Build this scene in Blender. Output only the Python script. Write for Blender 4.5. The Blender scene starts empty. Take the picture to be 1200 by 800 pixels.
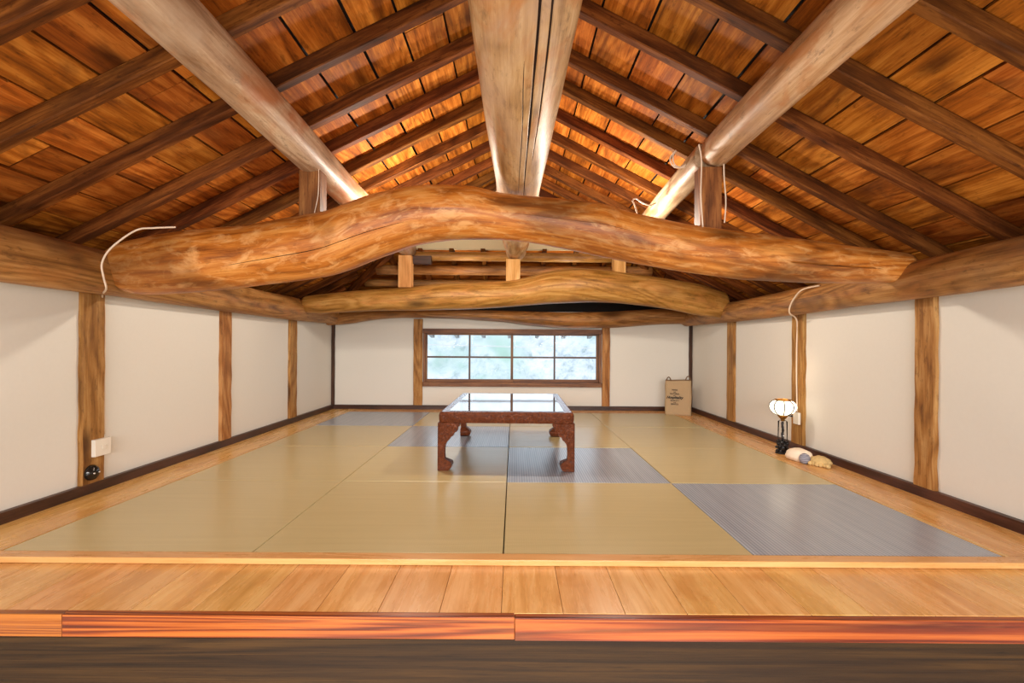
import bpy, math, random
from mathutils import Vector, Matrix, noise
random.seed(7)
S = bpy.context.scene
COL = S.collection
PI = math.pi
H = 0.729            # camera height above the mats; z values written "H + ..." are measured from the lens height
F = 558.0

# ------------------------------------------------------------------ materials
def new_mat(name):
    m = bpy.data.materials.new(name); m.use_nodes = True
    nt = m.node_tree
    for n in list(nt.nodes): nt.nodes.remove(n)
    out = nt.nodes.new('ShaderNodeOutputMaterial')
    b = nt.nodes.new('ShaderNodeBsdfPrincipled')
    nt.links.new(b.outputs[0], out.inputs[0])
    return m, nt, b
def N(nt, t, **k):
    n = nt.nodes.new(t)
    for a, v in k.items():
        if a.startswith('i_'): n.inputs[a[2:].replace('_', ' ')].default_value = v
        else: setattr(n, a, v)
    return n
def link(nt, a, b): nt.links.new(a, b)
def math_node(nt, op, a, b=None, c=None):
    n = nt.nodes.new('ShaderNodeMath'); n.operation = op
    for i, v in enumerate((a, b, c)):
        if v is None: continue
        if isinstance(v, (int, float)): n.inputs[i].default_value = v
        else: nt.links.new(v, n.inputs[i])
    return n.outputs[0]
def mixc(nt, f, a, b, mode='MIX'):
    n = nt.nodes.new('ShaderNodeMix'); n.data_type = 'RGBA'; n.blend_type = mode
    for i, v in ((0, f), (6, a), (7, b)):
        if isinstance(v, (int, float)): n.inputs[i].default_value = v
        elif isinstance(v, tuple): n.inputs[i].default_value = (*v, 1) if len(v) == 3 else v
        else: nt.links.new(v, n.inputs[i])
    return n.outputs[2]
def ramp(nt, f, stops):
    n = nt.nodes.new('ShaderNodeValToRGB')
    e = n.color_ramp.elements
    while len(e) > 1: e.remove(e[-1])
    e[0].position, e[0].color = stops[0][0], (*stops[0][1], 1)
    for p, c in stops[1:]:
        x = e.new(p); x.color = (*c, 1)
    nt.links.new(f, n.inputs[0]); return n.outputs[0]
def s2l(*c):
    return tuple((v/255/12.92) if v/255 <= .04045 else ((v/255+.055)/1.055)**2.4 for v in c)

def wood(name, dark, mid, light, rough=.5, stain=None, stain_amt=.5, stain_scale=1.6, fig=26, tone=.25,
         bump=.25, knots=0, spec=.4, fine=.35, ln=.11, vs=1.0, us=1.0, patch=None, patch_amt=.5, patch_scale=3.0, coat=0.0, fleck=.5):
    """grain runs along u of the UV map (metres); v jumps by 10 for each separate piece"""
    m, nt, b = new_mat(name)
    uv = N(nt, 'ShaderNodeUVMap')
    sep = N(nt, 'ShaderNodeSeparateXYZ'); link(nt, uv.outputs[0], sep.inputs[0])
    oi = N(nt, 'ShaderNodeObjectInfo')
    rz = math_node(nt, 'MULTIPLY', oi.outputs['Random'], 37.0)
    pid = math_node(nt, 'FLOOR', math_node(nt, 'DIVIDE', sep.outputs[1], 10.0))
    def vec(su, sv):
        c = N(nt, 'ShaderNodeCombineXYZ')
        link(nt, math_node(nt, 'MULTIPLY', sep.outputs[0], su*us), c.inputs[0])
        link(nt, math_node(nt, 'MULTIPLY', sep.outputs[1], sv*vs), c.inputs[1])
        link(nt, rz, c.inputs[2]); return c.outputs[0]
    def noi(v, sc, det=3, dist=0.0, rg=.55):
        n = N(nt, 'ShaderNodeTexNoise'); n.inputs['Scale'].default_value = sc
        n.inputs['Detail'].default_value = det; n.inputs['Distortion'].default_value = dist
        n.inputs['Roughness'].default_value = rg
        link(nt, v, n.inputs['Vector']); return n.outputs['Fac']
    big = noi(vec(.55, 3.2), 1.0, 2, .4)
    lines = math_node(nt, 'ADD', math_node(nt, 'MULTIPLY', math_node(nt, 'SINE', math_node(nt, 'MULTIPLY', big, fig*7.0)), .5), .5)
    lines = math_node(nt, 'POWER', lines, .6)
    fin = noi(vec(5, 130), 1.0, 6, 0, .7)
    med = noi(vec(2.2, 17), 1.0, 7, .5, .68)
    g = math_node(nt, 'ADD', math_node(nt, 'MULTIPLY', lines, ln), math_node(nt, 'ADD', math_node(nt, 'MULTIPLY', fin, fine), math_node(nt, 'MULTIPLY', med, 1.0-ln-fine)))
    col = ramp(nt, g, [(.36, dark), (.50, mid), (.64, light)])
    if fleck:
        fl = noi(vec(16, 46), 1.0, 6, .3, .7)
        ff = math_node(nt, 'MINIMUM', math_node(nt, 'MULTIPLY', math_node(nt, 'MAXIMUM', math_node(nt, 'SUBTRACT', fl, .56), 0.0), 9.0*fleck), fleck)
        col = mixc(nt, ff, col, tuple(x*.45 for x in dark))
    wn = N(nt, 'ShaderNodeTexWhiteNoise'); wn.noise_dimensions = '2D'
    c2 = N(nt, 'ShaderNodeCombineXYZ'); link(nt, pid, c2.inputs[0]); link(nt, rz, c2.inputs[1]); link(nt, c2.outputs[0], wn.inputs['Vector'])
    hs = N(nt, 'ShaderNodeHueSaturation')
    link(nt, math_node(nt, 'ADD', math_node(nt, 'MULTIPLY', wn.outputs['Value'], 2*tone), 1-tone), hs.inputs['Value'])
    sc = N(nt, 'ShaderNodeSeparateColor'); link(nt, wn.outputs['Color'], sc.inputs[0])
    link(nt, math_node(nt, 'ADD', math_node(nt, 'MULTIPLY', sc.outputs[1], .016), .497), hs.inputs['Hue'])
    link(nt, col, hs.inputs['Color']); col = hs.outputs[0]
    if patch:
        p = noi(vec(patch_scale, patch_scale*2.6), 1.0, 5, .8, .65)
        pf = math_node(nt, 'MULTIPLY', math_node(nt, 'SMOOTHSTEP' if False else 'MULTIPLY', math_node(nt, 'MAXIMUM', math_node(nt, 'SUBTRACT', p, .5), 0.0), 6.0), patch_amt)
        pf = math_node(nt, 'MINIMUM', pf, patch_amt)
        col = mixc(nt, pf, col, patch)
    if stain:
        p = noi(vec(stain_scale, stain_scale*2.2), 1.0, 4, .6, .6)
        pf = math_node(nt, 'MINIMUM', math_node(nt, 'MULTIPLY', math_node(nt, 'MAXIMUM', math_node(nt, 'SUBTRACT', p, .52), 0.0), 8.0*stain_amt), stain_amt)
        col = mixc(nt, pf, col, stain)
    if knots:
        vo = N(nt, 'ShaderNodeTexVoronoi'); vo.inputs['Scale'].default_value = 1.0
        link(nt, vec(knots, knots*2.4), vo.inputs['Vector'])
        kf = math_node(nt, 'LESS_THAN', vo.outputs['Distance'], .075)
        k2 = math_node(nt, 'MULTIPLY', math_node(nt, 'MAXIMUM', math_node(nt, 'SUBTRACT', .16, vo.outputs['Distance']), 0.0), 7.0)
        k2 = math_node(nt, 'MINIMUM', k2, .8)
        col = mixc(nt, k2, col, tuple(x*.35 for x in dark))
    link(nt, col, b.inputs['Base Color'])
    b.inputs['Specular IOR Level'].default_value = spec
    if coat:
        b.inputs['Coat Weight'].default_value = coat; b.inputs['Coat Roughness'].default_value = .12
    rr = math_node(nt, 'ADD', math_node(nt, 'MULTIPLY', med, .25), rough-.12)
    link(nt, rr, b.inputs['Roughness'])
    if bump:
        bp = N(nt, 'ShaderNodeBump'); bp.inputs['Strength'].default_value = bump; bp.inputs['Distance'].default_value = .004
        link(nt, g, bp.inputs['Height']); link(nt, bp.outputs[0], b.inputs['Normal'])
    return m

def plain(name, col, rough=.5, metal=0.0, spec=.5, bump=0, bscale=40, var=0.0):
    m, nt, b = new_mat(name)
    b.inputs['Base Color'].default_value = (*col, 1); b.inputs['Roughness'].default_value = rough
    b.inputs['Metallic'].default_value = metal; b.inputs['Specular IOR Level'].default_value = spec
    if bump or var:
        tc = N(nt, 'ShaderNodeTexCoord')
        n = N(nt, 'ShaderNodeTexNoise'); n.inputs['Scale'].default_value = bscale; n.inputs['Detail'].default_value = 5
        link(nt, tc.outputs['Object'], n.inputs['Vector'])
        if bump:
            bp = N(nt, 'ShaderNodeBump'); bp.inputs['Strength'].default_value = bump; bp.inputs['Distance'].default_value = .003
            link(nt, n.outputs['Fac'], bp.inputs['Height']); link(nt, bp.outputs[0], b.inputs['Normal'])
        if var:
            c = mixc(nt, n.outputs['Fac'], tuple(x*(1-var) for x in col), tuple(min(1, x*(1+var)) for x in col))
            link(nt, c, b.inputs['Base Color'])
    return m

M = {}
M['plaster'] = plain('plaster', s2l(222, 220, 213), .92, spec=.15, bump=.12, bscale=60, var=.02)
M['cream'] = plain('cream_plaster', s2l(222, 208, 170), .92, spec=.15, bump=.12, bscale=60, var=.03)
M['front_log'] = wood('front_beam_wood', s2l(134, 72, 20), s2l(188, 112, 38), s2l(218, 152, 76), .44, stain=s2l(72, 38, 15), stain_amt=.75, stain_scale=.95,
                      tone=.03, patch=s2l(230, 176, 112), patch_amt=.7, patch_scale=9, bump=.5, knots=1.15, fig=13, fleck=.35)
M['rear_log'] = wood('rear_beam_wood', s2l(124, 80, 30), s2l(172, 118, 54), s2l(206, 156, 92), .5, stain=s2l(98, 62, 30), stain_amt=.5, stain_scale=1.5,
                     tone=.03, patch=s2l(208, 142, 78), patch_amt=.5, patch_scale=5, bump=.5, knots=1.0, fig=13, fleck=.45)
M['wall_log'] = wood('wall_log_wood', s2l(104, 62, 28), s2l(152, 100, 52), s2l(188, 136, 84), .55, stain=s2l(94, 68, 48), stain_amt=.6, stain_scale=.9,
                     tone=.03, patch=s2l(182, 116, 56), patch_amt=.5, patch_scale=3.4, bump=.55, knots=.8, fig=15)
M['pale_log'] = wood('pale_log_wood', s2l(134, 96, 62), s2l(186, 146, 106), s2l(216, 184, 148), .48, stain=s2l(176, 108, 44), stain_amt=.6, stain_scale=3.0,
                     tone=.03, patch=s2l(180, 150, 128), patch_amt=.65, patch_scale=1.6, bump=.4, knots=.9, fig=9, fleck=.55)
M['pale_log2'] = wood('grey_peeled_wood', s2l(124, 92, 64), s2l(166, 134, 104), s2l(202, 178, 150), .5, stain=s2l(166, 94, 38), stain_amt=.75, stain_scale=1.9,
                      tone=.03, patch=s2l(186, 164, 142), patch_amt=.6, patch_scale=1.8, bump=.4, knots=1.1, fig=9, fleck=.55)
M['boards'] = wood('ceiling_board_wood', s2l(104, 52, 16), s2l(164, 88, 28), s2l(206, 128, 54), .62, stain=s2l(84, 46, 22), stain_amt=.5, stain_scale=2.6,
                   tone=.28, bump=.5, knots=1.5, fig=12, spec=.1, fleck=.5)
M['rafter'] = wood('rafter_wood', s2l(58, 27, 9), s2l(98, 50, 19), s2l(144, 84, 38), .62, stain=s2l(66, 38, 20), stain_amt=.5, stain_scale=1.8,
                   tone=.14, bump=.5, knots=1.2, fig=10, spec=.12, fleck=.5)
M['post'] = wood('post_wood', s2l(112, 68, 30), s2l(158, 106, 56), s2l(190, 144, 92), .6, stain=s2l(92, 60, 34), stain_amt=.35, stain_scale=3.0,
                 tone=.08, bump=.5, knots=1.6, fig=12, spec=.25, fleck=.5)
M['short_post'] = wood('short_post_wood', s2l(84, 46, 22), s2l(122, 70, 34), s2l(160, 104, 58), .6, tone=.08, bump=.4, knots=2, fig=10, spec=.25)
M['new_post'] = wood('fresh_post_wood', s2l(182, 122, 64), s2l(212, 154, 92), s2l(232, 184, 128), .55, tone=.05, bump=.2, fig=8, spec=.3, fleck=.1)
M['frame'] = wood('window_frame_wood', s2l(78, 44, 24), s2l(112, 68, 40), s2l(142, 96, 60), .5, tone=.08, bump=.3, fig=10)
M['dark'] = wood('dark_trim_wood', s2l(40, 22, 14), s2l(62, 34, 24), s2l(88, 54, 40), .4, tone=.05, bump=.15, fig=8, fleck=.3)
M['dark_backing'] = plain('gap_eave_shade', (.008, .006, .005), .9)  # near-black backing for board gaps; also paints the shade in the eave hollows
M['planks'] = wood('floor_plank_wood', s2l(196, 138, 74), s2l(216, 160, 96), s2l(230, 182, 122), .27, stain=s2l(190, 124, 56), stain_amt=.4, stain_scale=3.2,
                   tone=.05, bump=.03, fig=7, spec=.5, fine=.45, fleck=.12)
M['sill'] = wood('sill_wood', s2l(196, 142, 82), s2l(208, 156, 96), s2l(218, 172, 114), .28, tone=.02, bump=.03, fig=5, spec=.5, fleck=0)
M['edge'] = wood('edge_board_wood', s2l(78, 24, 6), s2l(124, 48, 13), s2l(168, 88, 34), .34, tone=.06, bump=.12, fig=11, spec=.4,
                 stain=s2l(180, 108, 52), stain_amt=.3, stain_scale=1.6, knots=1.0, fleck=.15, ln=.24, vs=4.2, us=.5, fine=.25)
M['girder'] = wood('girder_wood', s2l(28, 16, 6), s2l(46, 28, 11), s2l(66, 43, 19), .6, tone=.03, bump=.4, fig=9, stain=s2l(28, 15, 7), stain_amt=.7,
                   stain_scale=.8, knots=.9, vs=3.0, us=.5, ln=.12, spec=.2)
M['table'] = wood('table_wood', s2l(78, 34, 18), s2l(120, 58, 32), s2l(150, 82, 50), .34, tone=.02, bump=.1, fig=16, spec=.5, coat=.4)
M['crack'] = plain('crack_shade', s2l(46, 26, 14), .9)  # painted shade for the bottoms of the cracks
M['white_plastic'] = plain('white_plastic', s2l(232, 226, 214), .4)
M['cable'] = plain('cable_sheath', s2l(226, 206, 184), .5)
M['black_gloss'] = plain('black_ceramic', (.01, .009, .008), .12)
M['glint'] = plain('bright_glint', (.75, .72, .68), .3, 1.0)  # bright colour for the glints modelled on the round socket
M['bag'] = plain('tan_canvas', s2l(180, 154, 120), .85, spec=.2, bump=.25, bscale=220, var=.08)
M['bag_handle'] = plain('brown_webbing', s2l(112, 84, 58), .8)
M['ink'] = plain('black_ink', (.015, .013, .012), .7)
M['brass'] = plain('aged_brass', s2l(170, 124, 62), .35, .9)
M['dark_metal'] = plain('dark_metal', (.03, .028, .03), .35, .7)
M['cloth_cream'] = plain('cream_cloth', s2l(236, 222, 202), .9, spec=.2, bump=.5, bscale=50, var=.06)
M['wire'] = plain('outdoor_wire', s2l(235, 235, 235), .5)
M['tail'] = plain('weathered_tail', s2l(150, 152, 152), .8)

def carved(name):
    m, nt, b = new_mat(name)
    tc = N(nt, 'ShaderNodeTexCoord')
    v = N(nt, 'ShaderNodeTexVoronoi'); v.inputs['Scale'].default_value = 58; v.feature = 'F1'
    link(nt, tc.outputs['Object'], v.inputs['Vector'])
    n = N(nt, 'ShaderNodeTexNoise'); n.inputs['Scale'].default_value = 34; n.inputs['Detail'].default_value = 2; n.inputs['Distortion'].default_value = 2.4
    link(nt, tc.outputs['Object'], n.inputs['Vector'])
    h = math_node(nt, 'ADD', math_node(nt, 'MULTIPLY', v.outputs['Distance'], .35), math_node(nt, 'MULTIPLY', math_node(nt, 'SINE', math_node(nt, 'MULTIPLY', n.outputs['Fac'], 26.0)), .3))
    c = ramp(nt, math_node(nt, 'ADD', h, .3), [(.0, s2l(66, 28, 11)), (.4, s2l(92, 43, 18)), (.9, s2l(118, 60, 28))])
    link(nt, c, b.inputs['Base Color']); b.inputs['Roughness'].default_value = .4; b.inputs['Specular IOR Level'].default_value = .25
    bp = N(nt, 'ShaderNodeBump'); bp.inputs['Strength'].default_value = .6; bp.inputs['Distance'].default_value = .006
    link(nt, h, bp.inputs['Height']); link(nt, bp.outputs[0], b.inputs['Normal'])
    return m
M['carved'] = carved('carved_lacquered_wood')

def tatami_mat(name, c1, c2, axis, rough, spec, ribs=330, amt=.25):
    m, nt, b = new_mat(name)
    tc = N(nt, 'ShaderNodeTexCoord'); sep = N(nt, 'ShaderNodeSeparateXYZ'); link(nt, tc.outputs['Object'], sep.inputs[0])
    a, o = (0, 1) if axis == 'y' else (1, 0)
    w = math_node(nt, 'ADD', math_node(nt, 'MULTIPLY', math_node(nt, 'SINE', math_node(nt, 'MULTIPLY', sep.outputs[a], ribs*2)), .5), .5)
    w2 = math_node(nt, 'ADD', math_node(nt, 'MULTIPLY', math_node(nt, 'SINE', math_node(nt, 'MULTIPLY', sep.outputs[o], ribs*2.2)), .5), .5)
    mp = N(nt, 'ShaderNodeMapping'); link(nt, tc.outputs['Object'], mp.inputs[0])
    mp.inputs['Scale'].default_value = (40, 1.6, 1) if axis == 'y' else (1.6, 40, 1)
    n = N(nt, 'ShaderNodeTexNoise'); n.inputs['Scale'].default_value = 1; n.inputs['Detail'].default_value = 5; link(nt, mp.outputs[0], n.inputs['Vector'])
    f = math_node(nt, 'ADD', math_node(nt, 'MULTIPLY', w, amt), math_node(nt, 'ADD', math_node(nt, 'MULTIPLY', math_node(nt, 'MULTIPLY', w, w2), amt*.6), math_node(nt, 'MULTIPLY', n.outputs['Fac'], .8-amt)))
    link(nt, mixc(nt, f, c2, c1), b.inputs['Base Color'])
    b.inputs['Roughness'].default_value = rough; b.inputs['Specular IOR Level'].default_value = spec
    bp = N(nt, 'ShaderNodeBump'); bp.inputs['Strength'].default_value = .16; bp.inputs['Distance'].default_value = .002
    link(nt, f, bp.inputs['Height']); link(nt, bp.outputs[0], b.inputs['Normal'])
    return m
M['tan_mat'] = tatami_mat('straw_weave', s2l(208, 194, 148), s2l(176, 160, 112), 'x', .28, .65)
M['grey_mat'] = tatami_mat('grey_straw_weave', s2l(184, 194, 208), s2l(112, 122, 136), 'y', .27, .8, 230, .32)
M['mat_side'] = plain('mat_side', s2l(120, 100, 60), .9)

def glass(name, tint=(1, 1, 1), ior=1.45):
    m, nt, b = new_mat(name)
    out = [n for n in nt.nodes if n.type == 'OUTPUT_MATERIAL'][0]
    nt.nodes.remove(b)
    t = N(nt, 'ShaderNodeBsdfTransparent'); t.inputs[0].default_value = (*tint, 1)
    g = N(nt, 'ShaderNodeBsdfGlossy'); g.inputs['Roughness'].default_value = .02
    fr = N(nt, 'ShaderNodeFresnel'); fr.inputs[0].default_value = ior
    mx = N(nt, 'ShaderNodeMixShader'); link(nt, fr.outputs[0], mx.inputs[0]); link(nt, t.outputs[0], mx.inputs[1]); link(nt, g.outputs[0], mx.inputs[2])
    link(nt, mx.outputs[0], out.inputs[0]); return m
M['pane'] = glass('window_glass', ior=1.06)
M['chimney'] = glass('clear_lamp_glass', tint=(.97, .97, .97), ior=1.2)
m, nt, b = new_mat('table_glass')
b.inputs['Base Color'].default_value = (.05, .03, .022, 1); b.inputs['Roughness'].default_value = .05; b.inputs['IOR'].default_value = 1.52
M['table_glass'] = m
m, nt, b = new_mat('glowing_shade')
b.inputs['Base Color'].default_value = (.9, .85, .75, 1); b.inputs['Emission Color'].default_value = (1, .86, .62, 1); b.inputs['Emission Strength'].default_value = 2.8
M['shade'] = m

# ------------------------------------------------------------------ mesh building
class MB:
    def __init__(s): s.v, s.f, s.uv, s.mi, s.k = [], [], [], [], 0
    def face(s, pts, uvs, mi=0):
        i = len(s.v); s.v += [tuple(p) for p in pts]; s.f.append(tuple(range(i, i+len(pts)))); s.uv.append(uvs); s.mi.append(mi)
    def obox(s, c, L, W, T, mi=0, uoff=None, grow=None):
        """box from centre c and half vectors; grain along L.  shared vertices so a bevel works"""
        c, L, W, T = map(Vector, (c, L, W, T))
        off = s.k*10.0; s.k += 1
        u0 = random.uniform(0, 30) if uoff is None else uoff
        i = len(s.v)
        for a in (-1, 1):
            for b_ in (-1, 1):
                for d in (-1, 1): s.v.append(tuple(c+a*L+b_*W+d*T))
        l, w, t = L.length*2, W.length*2, T.length*2
        hand = L.cross(W).dot(T) > 0
        idx = lambda a, b_, d: i+a*4+b_*2+d
        def q(v4, uv4):
            if not hand: v4, uv4 = v4[::-1], uv4[::-1]
            s.f.append(tuple(v4)); s.uv.append([(u0+x, off+1+y) for x, y in uv4]); s.mi.append(mi)
        q([idx(0,0,1), idx(1,0,1), idx(1,1,1), idx(0,1,1)], [(0,0),(l,0),(l,w),(0,w)])
        q([idx(0,1,0), idx(1,1,0), idx(1,0,0), idx(0,0,0)], [(0,w+t),(l,w+t),(l,2*w+t),(0,2*w+t)])
        q([idx(0,1,1), idx(1,1,1), idx(1,1,0), idx(0,1,0)], [(0,w),(l,w),(l,w+t),(0,w+t)])
        q([idx(0,0,0), idx(1,0,0), idx(1,0,1), idx(0,0,1)], [(0,-t),(l,-t),(l,0),(0,0)])
        q([idx(1,0,0), idx(1,1,0), idx(1,1,1), idx(1,0,1)], [(3,0),(3,w),(3+t,w),(3+t,0)])
        q([idx(0,0,1), idx(0,1,1), idx(0,1,0), idx(0,0,0)], [(5,0),(5,w),(5+t,w),(5+t,0)])
    def box(s, x0, x1, y0, y1, z0, z1, along=None, mi=0):
        c = ((x0+x1)/2, (y0+y1)/2, (z0+z1)/2); d = [(x1-x0)/2, (y1-y0)/2, (z1-z0)/2]
        a = max(range(3), key=lambda k: d[k]) if along is None else along
        o = [k for k in range(3) if k != a]
        e = [Vector([d[k] if j == k else 0 for j in range(3)]) for k in range(3)]
        s.obox(c, e[a], e[o[0]], e[o[1]], mi)
    def grid(s, rows, mi=0, closed=True, cap0=True, cap1=True, uvs=None):
        """rows of equal-length rings"""
        off = s.k*10.0; s.k += 1
        i = len(s.v); n = len(rows[0]); 
        for r in rows: s.v += [tuple(p) for p in r]
        for a in range(len(rows)-1):
            for j in range(n if closed else n-1):
                k = (j+1) % n
                s.f.append((i+a*n+j, i+a*n+k, i+(a+1)*n+k, i+(a+1)*n+j))
                if uvs:
                    U, V, VN = uvs[a], uvs[a+1], None
                    def g(row, jj, last): 
                        u, v = row[jj]; 
                        return (u, v+off+1) if not last else (u, row[n][1]+off+1)
                    s.uv.append([g(U, j, False), g(U, k, k == 0 and closed), g(V, k, k == 0 and closed), g(V, j, False)])
                else: s.uv.append([(a*.05, j*.05+off), (a*.05, j*.05+.05+off), (a*.05+.05, j*.05+.05+off), (a*.05+.05, j*.05+off)])
                s.mi.append(mi)
        for cap, base, rev in ((cap0, i, True), (cap1, i+(len(rows)-1)*n, False)):
            if cap and closed:
                idx = [base+j for j in range(n)]
                if rev: idx = idx[::-1]
                s.f.append(tuple(idx))
                c = sum((Vector(s.v[q]) for q in idx), Vector())/n
                s.uv.append([(7+(Vector(s.v[q])-c).length*.8, off+3+math.atan2((Vector(s.v[q])-c)[2], (Vector(s.v[q])-c)[0]+(Vector(s.v[q])-c)[1])*.05) for q in idx]); s.mi.append(mi)
    def tube(s, pts, r, n=10, mi=0, cap=True):
        pts = [Vector(p) for p in pts]; rows = []
        up = Vector((0, 0, 1))
        prev = None
        for k, p in enumerate(pts):
            t = (pts[min(k+1, len(pts)-1)]-pts[max(k-1, 0)]).normalized()
            a = prev if prev is not None else (up if abs(t.z) < .9 else Vector((1, 0, 0)))
            a = (a - t*a.dot(t)).normalized(); prev = a; b_ = t.cross(a)
            rr = r[k] if isinstance(r, (list, tuple)) else r
            rows.append([p+rr*(math.cos(2*PI*j/n)*a+math.sin(2*PI*j/n)*b_) for j in range(n)])
        s.grid(rows, mi, True, cap, cap)
    def lathe(s, prof, c=(0, 0, 0), n=24, mi=0, cap=True, lobes=0, lobe_amt=0.0):
        c = Vector(c)
        rows = []
        for r, z in prof:
            row = []
            for j in range(n):
                a = 2*PI*j/n; q = r*(1+lobe_amt*abs(math.cos(a*lobes/2))) if lobes else r
                row.append(c+Vector((q*math.cos(a), q*math.sin(a), z)))
            rows.append(row)
        s.grid(rows, mi, True, cap, cap)
    def build(s, name, mats, parent=None, smooth=False, bevel=0, seg=2, loc=None):
        me = bpy.data.meshes.new(name); me.from_pydata(s.v, [], s.f)
        uvl = me.uv_layers.new(name='UVMap'); k = 0
        flat = []
        for u in s.uv:
            for x in u: flat += [x[0], x[1]]
        uvl.data.foreach_set('uv', flat)
        if not isinstance(mats, (list, tuple)): mats = [mats]
        for m_ in mats: me.materials.append(m_)
        me.polygons.foreach_set('material_index', s.mi)
        if smooth: me.polygons.foreach_set('use_smooth', [True]*len(me.polygons))
        me.update()
        o = bpy.data.objects.new(name, me); COL.objects.link(o)
        if loc is not None:
            me.transform(Matrix.Translation(-Vector(loc))); o.location = loc
        if parent is not None:
            o.parent = parent
        if bevel:
            b_ = o.modifiers.new('bevel', 'BEVEL'); b_.width = bevel; b_.segments = seg; b_.limit_method = 'ANGLE'; b_.angle_limit = .7
            if smooth is False: me.polygons.foreach_set('use_smooth', [True]*len(me.polygons)); b_.harden_normals = True
        return o
def tag(o, label, cat, group=None, kind=None):
    if kind: o['kind'] = kind
    if label: o['label'] = label
    if cat: o['category'] = cat
    if group: o['group'] = group
    return o
def struct(o, label=None):
    o['kind'] = 'structure'
    if label: o['label'] = label
    return o
def empty(name, loc, rz=0):
    e = bpy.data.objects.new(name, None); COL.objects.link(e); e.location = loc; e.rotation_euler = (0, 0, rz); e.empty_display_size = .1
    return e

def catmull(p, t):
    n = len(p)-1; x = min(max(t, 0), 1)*n; i = min(int(x), n-1); f = x-i
    g = lambda k: p[min(max(k, 0), n)]
    a, b_, c, d = g(i-1), g(i), g(i+1), g(i+2)
    return tuple(.5*((2*b_[q])+(-a[q]+c[q])*f+(2*a[q]-5*b_[q]+4*c[q]-d[q])*f*f+(-a[q]+3*b_[q]-3*c[q]+d[q])*f**3) for q in range(len(a)))
def log_mesh(pts, axis, nu=90, nv=48, lump=.035, seed=0, cracks=(), shear0=0, shear1=0, facet=.0):
    """pts: (x,y,z,rh,rz); cross-section axes: horizontal perpendicular to `axis` and z.
    cracks: (angle, start, end, width, depth, wobble)"""
    mb = MB(); off0 = 0
    base = [2*PI*j/nv for j in range(nv)]
    for (a0, *_r) in cracks:
        base = [q for q in base if abs(((q-a0+PI) % (2*PI))-PI) > .07]
    cr = {}
    for ci, (a0, s0, s1, w, dp, wob) in enumerate(cracks):
        for j, q in enumerate((-1, -.5, 0, .5, 1)):
            base.append((a0 % (2*PI))+q*1e-4); cr[base[-1]] = (ci, q)
    base.sort(); n = len(base)
    rows, uvs = [], []; L = 0; last = None
    ra = sum(p[3]+p[4] for p in pts)/(2*len(pts))
    for k in range(nu+1):
        t = k/nu; x, y, z, rh, rv = catmull(pts, t)
        c = Vector((x, y, z))
        if last is not None: L += (c-last).length
        last = c
        row, uvr = [], []
        e = 1.0
        if k == 0 or k == nu: e = .93
        for a in base:
            ang = a; inn = 0
            if a in cr:
                ci, q = cr[a]; a0, s0, s1, w, dp, wob = cracks[ci]
                env = max(0.0, math.sin(PI*min(1, max(0, (t-s0)/(s1-s0)))))**.5 if s0 < t < s1 else 0
                ang = a0+wob*noise.noise(Vector((t*5, ci*7.1, seed)))+q*w*(.25+.75*env)*(1+.5*noise.noise(Vector((t*22, ci, seed+5))))
                if q == 0: inn = dp*env
            nz = noise.noise(Vector((math.cos(ang)*1.3, math.sin(ang)*1.3, L*1.6+seed*3.7)))*lump + noise.noise(Vector((math.cos(ang)*3.5, math.sin(ang)*3.5, L*6+seed*1.7)))*lump*.3
            ca, sa = math.cos(ang), math.sin(ang)
            if facet: 
                g = max(abs(ca), abs(sa)); fct = 1-facet+facet*min(1.06, .93/g)
            else: fct = 1
            r = (1+nz)*e*fct-inn
            h = rh*r*ca; v = rv*r*sa
            sh = (shear0 if k == 0 else (shear1 if k == nu else 0))*sa*rv
            p = Vector((x+sh, y+h, z+v)) if axis == 0 else Vector((x-h, y+sh, z+v))
            row.append(p); uvr.append((L, ang*ra))
        uvr.append((L, uvr[0][1]+2*PI*ra))
        rows.append(row); uvs.append(uvr)
    # wind so normals face outward
    f0 = len(mb.f)
    mb.grid([r for r in rows], uvs=uvs)
    for j, a in enumerate(base):               # inside of the drying cracks coloured dark, shade put into the material
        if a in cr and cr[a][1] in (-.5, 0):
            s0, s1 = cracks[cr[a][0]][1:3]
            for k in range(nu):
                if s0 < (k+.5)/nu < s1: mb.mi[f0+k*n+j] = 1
    return mb
def fix_normals(o):
    import bmesh
    bm = bmesh.new(); bm.from_mesh(o.data); bmesh.ops.recalc_face_normals(bm, faces=bm.faces); bm.to_mesh(o.data); bm.free()

# ------------------------------------------------------------------ the room
XL, XR, YB = -2.08, 2.04, 5.45
YF = -2.6                      # wall behind the lens
ZA, SLL, SLR = 1.55, .50, .52  # roof: underside of rafters = ZA - slope*|x| above the lens
RH = .062                      # rafter depth
ZLOW = -2.3
def zr(x): return H+ZA-(SLL*-x if x < 0 else SLR*x)
UPL, UPR = RH*math.sqrt(1+SLL**2), RH*math.sqrt(1+SLR**2)
YG, ZG, SH = 4.70, .93, .44    # rear gable plane, foot of the gable plaster, slope of the rear roof skirt
def zh(y): return H+ZG-SH*(y-YG)

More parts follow.
